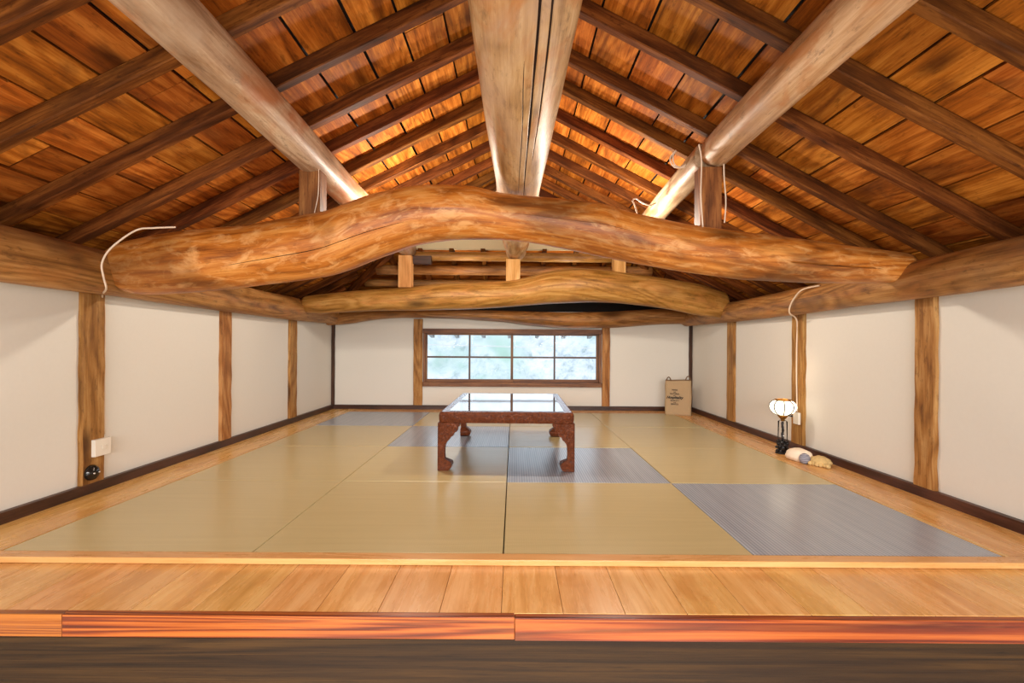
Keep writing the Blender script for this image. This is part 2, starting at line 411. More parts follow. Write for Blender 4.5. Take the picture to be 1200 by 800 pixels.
# side walls
for nm, x, s, up in (('wall_left', XL, -1, UPL), ('wall_right', XR, 1, UPR)):
    mb = MB(); mb.box(min(x, x+s*.1), max(x, x+s*.1), YF, YB+.1, ZLOW, H+(.418 if s > 0 else .42), along=1)
    if s > 0: mb.box(2.24, 2.30, YF, YB+.1, H+.30, H+.50, along=1, mi=1); mb.box(XR+.1, 2.30, YF, YB+.1, H+.30, H+.34, along=1, mi=1)  # black boxes put the right eave hollow's shade into the colour
    if s < 0:                      # the left wall stops at its log; black boxes beyond paint the eave hollow's shade
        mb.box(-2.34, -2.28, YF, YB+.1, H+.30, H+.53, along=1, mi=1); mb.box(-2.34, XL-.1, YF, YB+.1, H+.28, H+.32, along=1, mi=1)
    struct(mb.build(nm, [M['plaster'], M['dark_backing']]))
# back wall with the window opening
WX0, WX1, WZ0, WZ1 = (496-602)/F*YB, (705-602)/F*YB, H-(453-405)/F*YB, H-(386.5-405)/F*YB
mb = MB()
for a in ((XL-.1, WX0, ZLOW, H+.39), (WX1, XR+.1, ZLOW, H+.39), (WX0, WX1, ZLOW, WZ0), (WX0, WX1, WZ1, H+.39)):
    mb.box(a[0], a[1], YB, YB+.1, a[2], a[3], along=0)
mb.box(-2.3, 2.3, YB+.28, YB+.32, H+.28, H+1.2, along=0, mi=1); mb.box(-2.3, 2.3, YB+.1, YB+.3, H+.34, H+.37, along=0, mi=1)  # black boxes colour in the shade of the hollow above the back wall
struct(mb.build('wall_back', [M['plaster'], M['dark_backing']]))
# gable plaster above the rear roof skirt
mb = MB(); zb = H+ZG+.02; xl = -(ZA+UPL-ZG)/SLL; xr = (ZA+UPR-ZG)/SLR
tri = [(xl, zb), (xr, zb), (0, H+ZA+UPL)]
for y, rv in ((YG, False), (YG+.05, True)):
    p = [(q[0], y, q[1]) for q in tri]
    if rv: p = p[::-1]
    mb.face(p, [(0, 0), (1, 0), (0, 1)])
for i in range(3):
    a, b_ = tri[i], tri[(i+1) % 3]
    mb.face([(a[0], YG+.05, a[1]), (b_[0], YG+.05, b_[1]), (b_[0], YG, b_[1]), (a[0], YG, a[1])], [(0, 0)]*4)
struct(mb.build('wall_gable', M['cream']))
# room behind the lens
mb = MB(); mb.box(XL-.1, XR+.1, YF-.1, YF, ZLOW, H+ZA+.3, along=0); struct(mb.build('wall_front', M['plaster']))
mb = MB(); mb.box(XL-.1, XR+.1, YF-.1, 1.3, ZLOW-.1, ZLOW, along=0); struct(mb.build('floor_lower', M['planks']))

# ceiling boards (run along the ridge) on a black backing
mb = MB()
def slope_boards(sgn, sl, up):
    x = .0; k = 0; cs = 1/math.sqrt(1+sl*sl)
    dirv = Vector((sgn, 0, -sl)).normalized(); nrm = Vector((sgn*sl, 0, 1)).normalized()
    xe = 2.36
    while x < xe:
        w = random.uniform(.155, .205); gap = random.uniform(.006, .013)
        x0, x1 = x+gap/2, min(x+w, xe)-gap/2
        y = YF
        yend = YB+.27
        while y < yend:
            y2 = min(yend, y+random.choice((1.9, 2.2, 2.5, 3.1)))
            if yend-y2 < .5: y2 = yend
            tilt = random.uniform(-.0025, .0025)
            xm = (x0+x1)/2
            c = Vector((sgn*xm, (y+y2)/2, H+ZA-sl*xm+up+.008+tilt))
            mb.obox(c, Vector((0, (y2-y)/2-.002, 0)), dirv*((x1-x0)/2/cs), nrm*.007)
            y = y2
        x += w
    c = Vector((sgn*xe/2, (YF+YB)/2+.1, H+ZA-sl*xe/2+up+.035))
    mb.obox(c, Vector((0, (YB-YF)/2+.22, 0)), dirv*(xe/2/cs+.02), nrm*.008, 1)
slope_boards(-1, SLL, UPL); slope_boards(1, SLR, UPR)
# skirt boards at the rear (run across)
HR = .06
y = YG
dirv = Vector((0, 1, -SH)).normalized(); nrm = Vector((0, SH, 1)).normalized()
while y < YB+.2:
    w = .15; y2 = min(YB+.26, y+w); ym = (y+y2)/2
    hx = (ZA-(ZG-SH*(ym-YG)))/.5
    mb.obox((0, ym, zh(ym)+HR*1.1+.01), Vector((hx, 0, 0)), dirv*((y2-y)/2*1.09-.003), nrm*.007)
    y = y2
struct(mb.build('ceiling', [M['boards'], M['dark_backing']]))

# rafters
def rafter(sgn, sl, yfar, w=.055, x0=.0, x1=None, zoff=0, h=RH, jit=True):
    mb = MB(); X1 = (2.24 if sgn < 0 else 2.20) if x1 is None else x1
    cs = 1/math.sqrt(1+sl*sl)
    dirv = Vector((sgn, 0, -sl)).normalized(); nrm = Vector((sgn*sl, 0, 1)).normalized()
    xm = (x0+X1)/2
    c = Vector((sgn*xm, yfar-w/2, H+ZA-sl*xm+zoff))+nrm*h/2
    # subdivide a little so that the timber is not ruler-straight
    n = 14; off = 0; rows = []; uvs = []; sd = random.uniform(0, 99)
    half = (X1-x0)/2/cs
    for k in range(n+1):
        t = -half+2*half*k/n; p = c+dirv*t
        j = noise.noise(Vector((t*1.3, sd, 0)))*.006; hh = h/2*(1+noise.noise(Vector((t*2, sd, 4)))*.05); ww = w/2*(1+noise.noise(Vector((t*2.3, sd, 9)))*.09)
        row = [p+Vector((0, -ww+j, 0))-nrm*hh, p+Vector((0, ww+j, 0))-nrm*hh, p+Vector((0, ww+j, 0))+nrm*h/2, p+Vector((0, -ww+j, 0))+nrm*h/2]
        rows.append(row); u = t+half; uvs.append([(u, 0), (u, w), (u, w+h), (u, 2*w+h), (u, 2*w+2*h)])
    mb.grid(rows, uvs=uvs)
    o = mb.build('rafter', M['rafter']); fix_normals(o)
    b_ = o.modifiers.new('bevel', 'BEVEL'); b_.width = .004; b_.segments = 1; b_.limit_method = 'ANGLE'
    return o
ORD = ['first', 'second', 'third', 'fourth', 'fifth', 'sixth', 'seventh', 'eighth', 'ninth', 'tenth', 'eleventh', 'twelfth', 'thirteenth', 'fourteenth']
LY = [1.00, 1.337, 1.66, 2.005, 2.35, 2.64, 2.955, 3.27, 3.575, 3.89, 4.20, 4.50]
RY = [1.03, 1.367, 1.707, 2.05, 2.405, 2.68, 3.00, 3.32, 3.63, 3.94, 4.25, 4.55]
for sgn, sl, ys, side in ((-1, SLL, LY, 'left'), (1, SLR, RY, 'right')):
    for i, yy in enumerate(ys):
        wid = random.uniform(.044, .054)
        o = rafter(sgn, sl, yy, wid)
        tag(o, 'squared brown rafter crossing the %s roof slope, %s counted from the viewer' % (side, ORD[i]), 'rafter', 'rafters of the main roof')
    for i, yy in enumerate((4.85, 5.1, 5.35)):
        xs = (ZA-(ZG-SH*(yy-YG)))/sl
        o = rafter(sgn, sl, yy, .05, x0=xs+.06)
        tag(o, 'short rafter on the %s slope behind the rear curved beam, %s from the gable' % (side, ORD[i]), 'rafter', 'short rafters of the main roof')

# ------------------------------------------------------------------ logs
def from_outline(d, cols):
    """(px, top_y, bottom_y) measured across a timber that lies at distance d"""
    out = []
    for x, a, b_ in cols:
        X = (x-602)/F*d; zt = H+(405-a)/F*d; zb_ = H+(405-b_)/F*d
        rz = (zt-zb_)/2
        out.append((X, d, (zt+zb_)/2, rz*.98, rz))
    return out
# evenly respaced columns
def resample(cols, step):
    x = cols[0][0]; out = []
    while x < cols[-1][0]-step*.4:
        for a, b_ in zip(cols, cols[1:]):
            if a[0] <= x <= b_[0]:
                f = (x-a[0])/(b_[0]-a[0]); out.append((x, a[1]+(b_[1]-a[1])*f, a[2]+(b_[2]-a[2])*f)); break
        x += step
    out.append(cols[-1]); return out
def roll_fix(cols):            # the photograph leans by a third of a degree
    return [(x, a-(x-602)*math.tan(ROLL), b_-(x-602)*math.tan(ROLL)) for x, a, b_ in cols]
ROLL = math.radians(.36)
front = [(124, 296, 326), (140, 287, 339), (160, 281, 345), (212, 271, 343), (260, 267, 339), (297, 264, 335), (349, 254, 329), (382, 249, 324), (408, 239, 316), (443, 227, 302), (483, 219, 288),
         (520, 217, 281), (557, 220, 280), (587, 228, 280), (620, 231, 283), (662, 235, 291), (700, 239, 299), (737, 250, 307), (800, 263, 318), (867, 272, 327), (933, 280, 331), (1000, 289, 332), (1063, 297, 331)]
pts = from_outline(2.36, resample(roll_fix(front), 24))
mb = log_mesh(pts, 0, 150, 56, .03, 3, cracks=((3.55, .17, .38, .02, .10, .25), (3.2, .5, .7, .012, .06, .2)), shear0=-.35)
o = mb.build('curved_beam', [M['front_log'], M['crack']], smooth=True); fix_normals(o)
tag(o, 'thick bowed orange log beam spanning the room nearest the viewer', 'beam')
rear = [(356, 347, 366), (372, 345, 368), (400, 342, 366), (440, 339, 364), (484, 336, 364), (517, 332, 363), (553, 331, 362), (600, 328, 359), (625, 323, 357), (640, 318, 356), (670, 314, 355), (707, 316, 354), (745, 321, 357), (783, 327, 362), (815, 332, 369), (849, 343, 374)]
pts = from_outline(4.42, resample(roll_fix(rear), 20))
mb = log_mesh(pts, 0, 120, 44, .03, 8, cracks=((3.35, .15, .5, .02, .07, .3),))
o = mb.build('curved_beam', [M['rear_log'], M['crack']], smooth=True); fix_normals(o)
tag(o, 'wavy tan log beam spanning the room in front of the window wall', 'beam')
back = [(382, 362, 381), (412, 362, 379), (430, 363, 376), (443, 363, 373), (484, 363, 372), (533, 363, 373), (600, 364, 378), (622, 365, 382), (667, 366, 385), (717, 365, 384), (767, 362, 380), (812, 362, 379)]
pts = from_outline(5.33, resample(roll_fix(back), 26))
pts = [(p[0], 5.33, p[2], .115, p[4]) for p in pts]
mb = log_mesh(pts, 0, 110, 36, .04, 12)
o = mb.build('wall_plate_log', M['wall_log'], smooth=True); fix_normals(o)
tag(o, 'dark crooked log lying along the top of the window wall', 'beam')

# ridge log, flattened where it seats on the front beam
rid = []
for y in [-.6, 0, .4, .8, 1.2, 1.5, 1.8, 2.0, 2.2, 2.36, 2.6, 3.0, 3.4, 3.8, 4.1, 4.3, 4.42, 4.52]:
    if y < 1.3: r, cx, z = .142, .022, .885
    elif y < 2.7: r, cx, z = .142-.018*(y-1.3), .020, .880
    else: r, cx, z = .128-.012*(y-2.7), .015, .885
    if y >= 4.25: r = .095; z = .895
    rid.append((cx, y, H+z, r*1.02, r))
rs = []
for i in range(24):            # even steps along y
    y = -.6+(4.52+.6)*i/23
    for a, b_ in zip(rid, rid[1:]):
        if a[1] <= y <= b_[1]+1e-9:
            f = (y-a[1])/(b_[1]-a[1]); rs.append(tuple(a[q]+(b_[q]-a[q])*f for q in range(5))); break
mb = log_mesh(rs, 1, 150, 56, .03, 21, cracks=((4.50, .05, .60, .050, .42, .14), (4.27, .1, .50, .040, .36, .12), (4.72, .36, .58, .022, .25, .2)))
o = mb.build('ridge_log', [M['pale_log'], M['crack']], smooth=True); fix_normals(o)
tag(o, 'thick pale cracked log running overhead down the middle of the room', 'beam')
# purlins
def purlin(y0, y1, cx, cz0, cz1, r0, r1, seed, mat, label, x1=None):
    pts = []
    for i in range(10):
        t = i/9; y = y0+(y1-y0)*t
        pts.append((cx+((x1 if x1 is not None else cx)-cx)*t+.012*math.sin(y*1.7+seed), y, H+cz0+(cz1-cz0)*t+.008*math.sin(y*2.3+seed), r0+(r1-r0)*t, r0+(r1-r0)*t))
    mb = log_mesh(pts, 1, 80, 40, .05, seed, facet=.5)
    o = mb.build('purlin_log', mat, smooth=True); fix_normals(o)
    return tag(o, label, 'beam')
purlin(-.6, 4.50, -1.0, .962, .90, .089, .078, 5, M['pale_log2'], 'pale round log running lengthwise under the left roof slope')
purlin(-.6, 2.36, .985, .955, .955, .085, .075, 9, M['pale_log'], 'tan round log with pointed end under the right roof slope, nearer half')
purlin(2.365, 4.50, .965, .945, .90, .068, .072, 14, M['pale_log2'], 'whitish thinner log under the right roof slope, behind the front beam', x1=.99)
# logs on top of the side walls
def wall_log(x, zs, rs_, seed, label):
    pts = []
    n = 16
    for i in range(n):
        t = i/(n-1); y = -.5+(5.42+.5)*t
        q = catmull([(a,) for a in zs], t)[0]; r = catmull([(a,) for a in rs_], t)[0]
        pts.append((x+(-1 if x < 0 else 1)*-.012*math.sin(y*1.3+seed), y, H+q, r, r*1.03))
    mb = log_mesh(pts, 1, 120, 40, .05, seed)
    o = mb.build('wall_plate_log', M['wall_log'], smooth=True); fix_normals(o)
    return tag(o, label, 'beam')
wall_log(-2.01, [.345, .345, .350, .345, .335, .325, .325, .325], [.108, .108, .108, .106, .100, .100, .098, .092], 31, 'brown round log lying along the top of the left wall')
wall_log(1.965, [.345, .345, .350, .335, .325, .315, .318, .32], [.092, .092, .092, .092, .088, .088, .086, .084], 37, 'brown round log lying along the top of the right wall')

# rear skirt: cross poles, rafters, hip rafters
def pole(p0, p1, r, mat, name, label, cat, seed=1, n=8, lump=.06):
    p0, p1 = Vector(p0), Vector(p1)
    mb = MB(); rows = []; uvs = []
    t = (p1-p0).normalized(); up = Vector((0, 0, 1)); a = (up-t*up.dot(t)).normalized(); b_ = t.cross(a); L = (p1-p0).length
    nv = 20; nu = 30
    for k in range(nu+1):
        p = p0.lerp(p1, k/nu); row = []; uvr = []
        for j in range(nv):
            an = 2*PI*j/nv
            rr = r*(1+lump*noise.noise(Vector((math.cos(an), math.sin(an), k/nu*L*3+seed*5))))
            row.append(p+rr*(math.cos(an)*a+math.sin(an)*b_)); uvr.append((k/nu*L, an*r))
        uvr.append((k/nu*L, 2*PI*r)); rows.append(row); uvs.append(uvr)
    mb.grid(rows, uvs=uvs)
    o = mb.build(name, mat, smooth=True); fix_normals(o)
    return tag(o, label, cat)
pole((-1.05, YG-.045, H+.872), (1.0, YG-.045, H+.862), .044, M['rear_log'], 'cross_pole', 'horizontal brown pole directly below the cream gable plaster', 'pole', 2)
pole((-1.42, 4.93, zh(4.93)-.052), (1.42, 4.93, zh(4.93)-.052), .05, M['wall_log'], 'cross_pole', 'horizontal brown pole just above the rear beam, second below the gable plaster', 'pole', 3)
pole((-1.62, 5.19, zh(5.19)-.040), (1.62, 5.19, zh(5.19)-.040), .038, M['wall_log'], 'cross_pole', 'lowest dark brown pole partly hidden behind the rear beam', 'pole', 4)
for i, x in enumerate((-1.25, -.93, -.62, -.31, -.02, .3, .62, .93, 1.25)):
    mb = MB(); ya = max(YG, YG+(ZA-ZG-.5*0 - (ZA-ZG) )/SH) if False else YG
    dirv = Vector((0, 1, -SH)).normalized(); nrm = Vector((0, SH, 1)).normalized()
    ym = (YG+YB)/2
    if abs(x) > 1.2: y0 = YG+(.5*(abs(x)+.04)-(ZA-ZG))/SH+.03
    else: y0 = YG+.0
    y0 = max(y0, YG); ym = (y0+YB-.004)/2
    mb.obox((x, ym, zh(ym)+.03), dirv*((YB-.004-y0)/2*1.09), Vector((.022, 0, 0)), nrm*.028)
    o = mb.build('skirt_rafter', M['rafter'])
    tag(o, 'small rafter of the low rear roof above the window wall, %s from the left' % ORD[i], 'rafter', 'small rafters of the low rear roof')
for s, nm in ((-1, 'left'), (1, 'right')):
    sl = SLL if s < 0 else SLR
    x0 = (ZA-ZG)/sl; x1 = (ZA-(ZG-SH*(YB-YG)))/sl
    p0 = Vector((s*(x0-.03), YG-.02, H+ZG-.01)); p1 = Vector((s*(x1-.03), YB-.05, zh(YB)-.005))
    mb = MB(); d = (p1-p0); side = d.cross(Vector((0, 0, 1))).normalized()*.028; upv = side.cross(d).normalized()*.035
    mb.obox((p0+p1)/2, d/2, side, upv)
    tag(mb.build('hip_rafter', M['rafter'], bevel=.004), 'diagonal hip rafter sloping down to the %s rear corner' % nm, 'rafter')
# short posts
def short_post(x0, x1, y0, y1, z0, z1, mat, label):
    mb = MB(); mb.box(x0, x1, y0, y1, H+z0, H+z1-.018, along=2)
    return tag(mb.build('short_post', mat, bevel=.003), label, 'post')
short_post(-1.050, -.947, 2.315, 2.40, .60, .905, M['short_post'], 'short square brown post holding the left lengthwise log on the front beam')
short_post(.905, 1.008, 2.315, 2.40, .55, .895, M['short_post'], 'short square brown post holding the right lengthwise log on the front beam')
short_post(-1.065, -.945, 4.37, 4.47, .53, .845, M['new_post'], 'fresh light wooden post under the left log end on the rear beam')
short_post(.915, 1.025, 4.37, 4.47, .62, .845, M['new_post'], 'fresh light wooden post under the right log end on the rear beam')
short_post(-.075, .055, 4.37, 4.47, .58, .815, M['new_post'], 'fresh light wooden post under the end of the middle log')
mb = MB(); mb.box(-.947, -.775, 4.44, 4.50, H+.76, H+.835, along=0)
tag(mb.build('cross_block', M['dark'], bevel=.003), 'short dark timber block beside the left light post on the rear beam', 'block')

# ------------------------------------------------------------------ wall posts
def wall_post(side, y0, y1, top, label, mat='post', depth=.022, seed=0):
    x = XL if side < 0 else XR
    mb = MB(); n = 26; rows, uvs = [], []
    for k in range(n+1):
        z = .0+(top)*k/n
        j0 = noise.noise(Vector((z*9, seed, 1)))*.007; j1 = noise.noise(Vector((z*9, seed, 5)))*.007
        a, b_ = x-side*depth, x+side*.02
        row = [(a, y0+j0, z), (a, y1+j1, z), (b_, y1+j1, z), (b_, y0+j0, z)]
        if side > 0: row = row[::-1]
        w = y1-y0
        rows.append([Vector(p) for p in row]); uvs.append([(z, 0), (z, w), (z, w+.04), (z, 2*w+.04), (z, 2*w+.08)])
    mb.grid(rows, uvs=uvs)
    o = mb.build('wall_post', M[mat]); fix_normals(o)
    b_ = o.modifiers.new('bevel', 'BEVEL'); b_.width = .004; b_.segments = 1; b_.limit_method = 'ANGLE'
    return tag(o, label, 'post')
zt = H+.27
wall_post(-1, 2.275, 2.40, zt, 'weathered brown post on the left wall, nearest, behind the white switch box', seed=1)
wall_post(-1, 3.36, 3.48, zt, 'brown post on the left wall, second from the viewer', seed=2)
wall_post(-1, 4.39, 4.53, zt, 'brown post on the left wall, third from the viewer', seed=3)
wall_post(1, 2.285, 2.40, zt, 'knotty brown post on the right wall, nearest the viewer', seed=4)
wall_post(1, 3.32, 3.46, zt, 'brown post on the right wall with a white cable, behind the lamp', seed=5)
wall_post(1, 4.37, 4.51, zt, 'brown post on the right wall between the lamp and the bag', seed=6)
def back_post(x0, x1, label, mat='post', z1=None, y0=None):
    mb = MB(); n = 20; rows, uvs = [], []
    y0 = YB-.022 if y0 is None else y0
    for k in range(n+1):
        z = (z1 or (H+.30))*k/n; j = noise.noise(Vector((z*7, x0*3, 2)))*.004
        rows.append([Vector(p) for p in ((x0+j, y0, z), (x1+j, y0, z), (x1+j, YB+.02, z), (x0+j, YB+.02, z))])
        w = x1-x0; uvs.append([(z, 0), (z, w), (z, w+.04), (z, 2*w+.04), (z, 2*w+.08)])
    mb.grid(rows, uvs=uvs); o = mb.build('wall_post', M[mat]); fix_normals(o)
    b_ = o.modifiers.new('bevel', 'BEVEL'); b_.width = .003; b_.segments = 1; b_.limit_method = 'ANGLE'
    return tag(o, label, 'post')
K = YB/F
back_post((485-602)*K, (495.5-602)*K, 'brown post on the window wall, left of the window')
back_post((705.5-602)*K, (714.5-602)*K, 'brown post on the window wall, right of the window')
back_post(XL+.0, XL+.036, 'thin dark corner post where the left wall meets the window wall', 'dark')
back_post(XR-.036, XR-.0, 'thin dark corner post behind the canvas bag', 'dark')

# baseboards
for nm, x0, x1, y0, y1 in (('baseboard_left', XL, XL+.028, 1.34, YB), ('baseboard_right', XR-.028, XR, 1.34, YB)):
    mb = MB(); mb.box(x0, x1, y0, y1-.028, -.02, .045, along=1); struct(mb.build(nm, M['dark'], bevel=.002))
mb = MB(); mb.box(XL, XR, YB-.028, YB, -.02, .045, along=0); struct(mb.build('baseboard_back', M['dark'], bevel=.002))

# ------------------------------------------------------------------ window
win = empty('window_1', ((WX0+WX1)/2, YB, WZ0)); struct(win, 'low wide wooden window of two sliding sashes, each with four panes')
def wpart(mb, name, mat, parent, **k):
    o = mb.build(name, mat, **k); o.parent = parent; o.matrix_parent_inverse = Matrix.Translation(-Vector(parent.location)) if parent.type == 'EMPTY' else Matrix()
    return o
ZZ = lambda y: H-(y-405)*K
XX = lambda x: (x-602)*K
mb = MB()
mb.box(WX0, WX1, YB-.03, YB+.09, ZZ(391), ZZ(386)+.004, along=0)
mb.box(WX0, WX1, YB-.035, YB+.09, ZZ(453), ZZ(447.8), along=0)
mb.box(WX0, WX0+.028, YB-.012, YB+.09, ZZ(447.8), ZZ(391), along=2)
mb.box(WX1-.028, WX1, YB-.012, YB+.09, ZZ(447.8), ZZ(391), along=2)
wpart(mb, 'window_frame', M['frame'], win, bevel=.003)
for i, (a, b_, yy) in enumerate(((WX0+.028, XX(601.5), YB+.012), (XX(598.5), WX1-.028, YB+.046))):
    z0, z1 = ZZ(447.8), ZZ(391)
    mb = MB(); w = .018; d = .028
    mb.box(a, b_, yy, yy+d, z1-.018, z1, along=0); mb.box(a, b_, yy, yy+d, z0, z0+.032, along=0)
    mb.box(a, a+w*.9, yy, yy+d, z0+.032, z1-.018, along=2); mb.box(b_-w*1.4, b_, yy, yy+d, z0+.032, z1-.018, along=2)
    sash = wpart(mb, 'window_sash', M['frame'], win, bevel=.002)
    mb = MB(); xm = (a+b_)/2; zm = (z0+z1+.014)/2
    mb.box(xm-.010, xm+.010, yy+.004, yy+d-.006, z0+.03, z1-.016, along=2)
    mb.box(a+.016, b_-.02, yy+.005, yy+d-.007, zm-.010, zm+.010, along=0)
    mu = mb.build('muntin', M['dark']); mu.parent = sash
    mb = MB(); mb.box(a+.012, b_-.012, yy+.012, yy+.015, z0+.026, z1-.014)
    gp = mb.build('window_pane', M['pane']); gp.parent = sash

# ------------------------------------------------------------------ floors
mb = MB()
x = XL; PW = .174
x = -.03-PW*12
while x < XR:
    a, b_ = max(x, XL), min(x+PW, XR)
    if b_ > a+.01: mb.box(a+.0006, b_-.0006, 1.335, 1.66, -.05, -.02, along=1)
    x += PW
mb.box(XL, XR, 1.34, YB, -.08, -.05, along=0, mi=1)
struct(mb.build('floor', [M['planks'], M['dark_backing']], bevel=.0008, seg=1))
YS0, YS1 = 1.617, 1.668           # sill in front of the mats
mb = MB(); mb.box(XL, XR, YS0, YS1, -.019, .002, along=0); struct(mb.build('trim_1', M['sill'], bevel=.003))
MX0, MX1, MY0 = -1.792, 1.728, 1.668
SZ = .88; MY1 = MY0+4*SZ
for i, (a, b_, y0, y1, al) in enumerate(((XL+.028, MX0-.001, YS1, YB-.028, 1), (MX1+.001, XR-.028, YS1, YB-.028, 1), (MX0, MX1, MY1+.001, YB-.028, 0))):
    mb = MB(); mb.box(a, b_, y0, y1, -.05, -.002, along=al); struct(mb.build('trim_%d' % (i+2), M['planks'], bevel=.002))
# pale edging strips beside the mats
for i, (a, b_) in enumerate(((MX0-.018, MX0-.002), (MX1+.002, MX1+.018))):
    mb = MB(); mb.box(a, b_, YS1, MY1, -.004, .001, along=1); struct(mb.build('trim_%d' % (i+5), M['sill']))
# edge boards and girder
zt_, yt = -.02, 1.312
for i, (a, b_, lab) in enumerate(((XL, (74-602)/F*yt, 'short orange edge board at the far left of the loft edge'),
                                  ((74-602)/F*yt+.001, (605-602)/F*yt, 'long orange edge board left of the middle joint of the loft edge'),
                                  ((605-602)/F*yt+.001, XR, 'long reddish edge board right of the middle joint of the loft edge'))):
    mb = MB(); mb.box(a, b_, yt, 1.3345, -.081-(.003 if i == 2 else 0), zt_+.001-(.002 if i == 2 else 0), along=0)
    tag(mb.build('edge_board', M['edge'], bevel=.002), lab, 'board')
mb = MB(); mb.box(XL, XR, yt+.006, 1.50, -.36, -.0845, along=0)
tag(mb.build('floor_girder', M['girder'], bevel=.004), 'heavy dark brown girder under the front edge of the loft floor', 'beam')

# tatami mats
WHERE_R = ['nearest row', 'second row from the front', 'third row from the front', 'rear row']
WHERE_C = ['leftmost column', 'second column from the left', 'third column from the left', 'rightmost column']
proto = {}
for r in range(4):
    for c in range(4):
        grey = (r+c == 3)
        if grey not in proto:
            mb = MB(); h = SZ/2-.002
            # slab with softly rounded, folded edges
            prof = [(h, -.045), (h, -.004), (h-.001, -.001), (h-.004, .0)]
            rows = [[Vector((sx*q, sy*q, z)) for sx, sy in ((-1, -1), (1, -1), (1, 1), (-1, 1))] for q, z in prof]
            mb.grid(rows)
            o = mb.build('tatami_mat', M['grey_mat' if grey else 'tan_mat']); proto[grey] = o
        else:
            o = proto[grey].copy(); COL.objects.link(o)
        o.location = (MX0+SZ*(c+.5), MY0+SZ*(r+.5), random.uniform(-.0008, .0008))
        tag(o, '%s square straw mat, %s, %s' % ('bluish grey' if grey else 'tan', WHERE_R[r], WHERE_C[c]), 'tatami mat', 'square tatami mats on the floor')

# ------------------------------------------------------------------ table
tb = empty('low_table', (-.033, 3.32, .0012), math.radians(-.8))
TW, TL, TT, TZ = .395, .56, .064, .340
def rrect(w, l, r, n=6):
    p = []
    for cx, cy, a0 in ((w-r, l-r, 0), (-w+r, l-r, PI/2), (-w+r, -l+r, PI), (w-r, -l+r, 1.5*PI)):
        for k in range(n+1):
            a = a0+PI/2*k/n; p.append((cx+r*math.cos(a), cy+r*math.sin(a)))
    return p
def slab(mb, w, l, r, prof):
    rows = [[Vector((x, y, z)) for x, y in rrect(w+o_, l+o_, max(.004, r+o_))] for o_, z in prof]
    mb.grid(rows)
mb = MB(); slab(mb, TW, TL, .03, [(-.012, TZ-TT), (-.004, TZ-TT+.001), (-.003, TZ-TT+.006), (0, TZ-TT+.016), (.001, TZ-.02), (-.003, TZ-.008), (-.010, TZ-.001), (-.014, TZ)])
top = mb.build('tabletop', M['carved'], tb, smooth=True)
mb = MB(); slab(mb, TW-.055, TL-.055, .012, [(0, TZ-.0005), (0, TZ+.0012), (-.001, TZ+.0018)])
mb.build('glass_panel', M['table_glass'], top)
# polished carved border around the glass
mb = MB()
for a in range(2):
    pass
slab(mb, TW-.014, TL-.014, .02, [(0, TZ-.001), (0, TZ+.0005), (-.001, TZ+.001)])
m2, nt2, b2 = new_mat('polished_carved_border')
tc = N(nt2, 'ShaderNodeTexCoord'); vv = N(nt2, 'ShaderNodeTexVoronoi'); vv.inputs['Scale'].default_value = 46; link(nt2, tc.outputs['Object'], vv.inputs['Vector'])
b2.inputs['Base Color'].default_value = (*s2l(84, 40, 24), 1); b2.inputs['Roughness'].default_value = .2
bp = N(nt2, 'ShaderNodeBump'); bp.inputs['Strength'].default_value = .8; bp.inputs['Distance'].default_value = .003; link(nt2, vv.outputs['Distance'], bp.inputs['Height']); link(nt2, bp.outputs[0], b2.inputs['Normal'])
mb.build('carved_border', m2, top)
LZ = TZ-TT+.002
legp = [(0.0, .060, .050), (.010, .074, .072), (.028, .083, .083), (.045, .080, .080), (.058, .062, .062), (.070, .044, .044), (.10, .041, .041), (.14, .043, .042), (.165, .052, .044),
        (.185, .072, .044), (.195, .074, .044), (.205, .092, .044), (.222, .096, .044), (.228, .112, .044), (LZ-.02, .120, .044), (LZ-.018, .128, .046), (LZ, .128, .046)]
for sx in (-1, 1):
    for sy in (-1, 1):
        mb = MB(); rows = []
        for z, w, t in legp:
            t = min(t, w-.002); ins = .0 if z > .06 else .006*(1-z/.06)
            poly = [(-ins*0, 0), (w*.5, 0), (w, 0), (w, t), (t, t), (t, w), (0, w), (0, w*.5)]
            poly = [(0, .006), (.006, 0), (w, 0), (w, t), (t, t), (t, w), (0, w)]
            rows.append([Vector((sx*(TW-.0+.003-x), sy*(TL+.003-y), z)) for x, y in poly])
        mb.grid(rows)
        o = mb.build('leg', M['carved'], tb); fix_normals(o)
        b_ = o.modifiers.new('bevel', 'BEVEL'); b_.width = .003; b_.segments = 2; b_.limit_method = 'ANGLE'; b_.angle_limit = .6
tag(tb, 'low carved reddish brown table with glossy reflecting top and curled feet', 'table')

# ------------------------------------------------------------------ table lamp
lx, ly = 1.862, 3.29
lamp = empty('table_lamp', (lx, ly, -.002))
mb = MB(); z0 = .262
prof = [(.020, z0), (.036, z0+.006), (.060, z0+.020), (.075, z0+.040), (.081, z0+.060), (.077, z0+.080), (.063, z0+.096), (.046, z0+.104)]
mb.lathe(prof, n=64, lobes=8, lobe_amt=.08, cap=False)
mb.build('lamp_shade', M['shade'], lamp, smooth=True)
for k in range(8):
    mb = MB(); a = 2*PI*(k+.5)/8
    mb.tube([((r+.003)*math.cos(a), (r+.003)*math.sin(a), z) for r, z in prof], .0036, 8)
    mb.build('shade_rib', M['dark_metal'], lamp, smooth=True)
mb = MB(); mb.lathe([(.036, z0+.101), (.052, z0+.101), (.054, z0+.107), (.049, z0+.112), (.036, z0+.112)], n=32, cap=False); mb.build('shade_rim', M['brass'], lamp, smooth=True)
mb = MB(); mb.lathe([(.010, z0-.04), (.014, z0-.034), (.012, z0-.028), (.022, z0-.018), (.032, z0-.004), (.034, z0+.004), (.030, z0+.006)], n=28); mb.build('shade_cup', M['brass'], lamp, smooth=True)
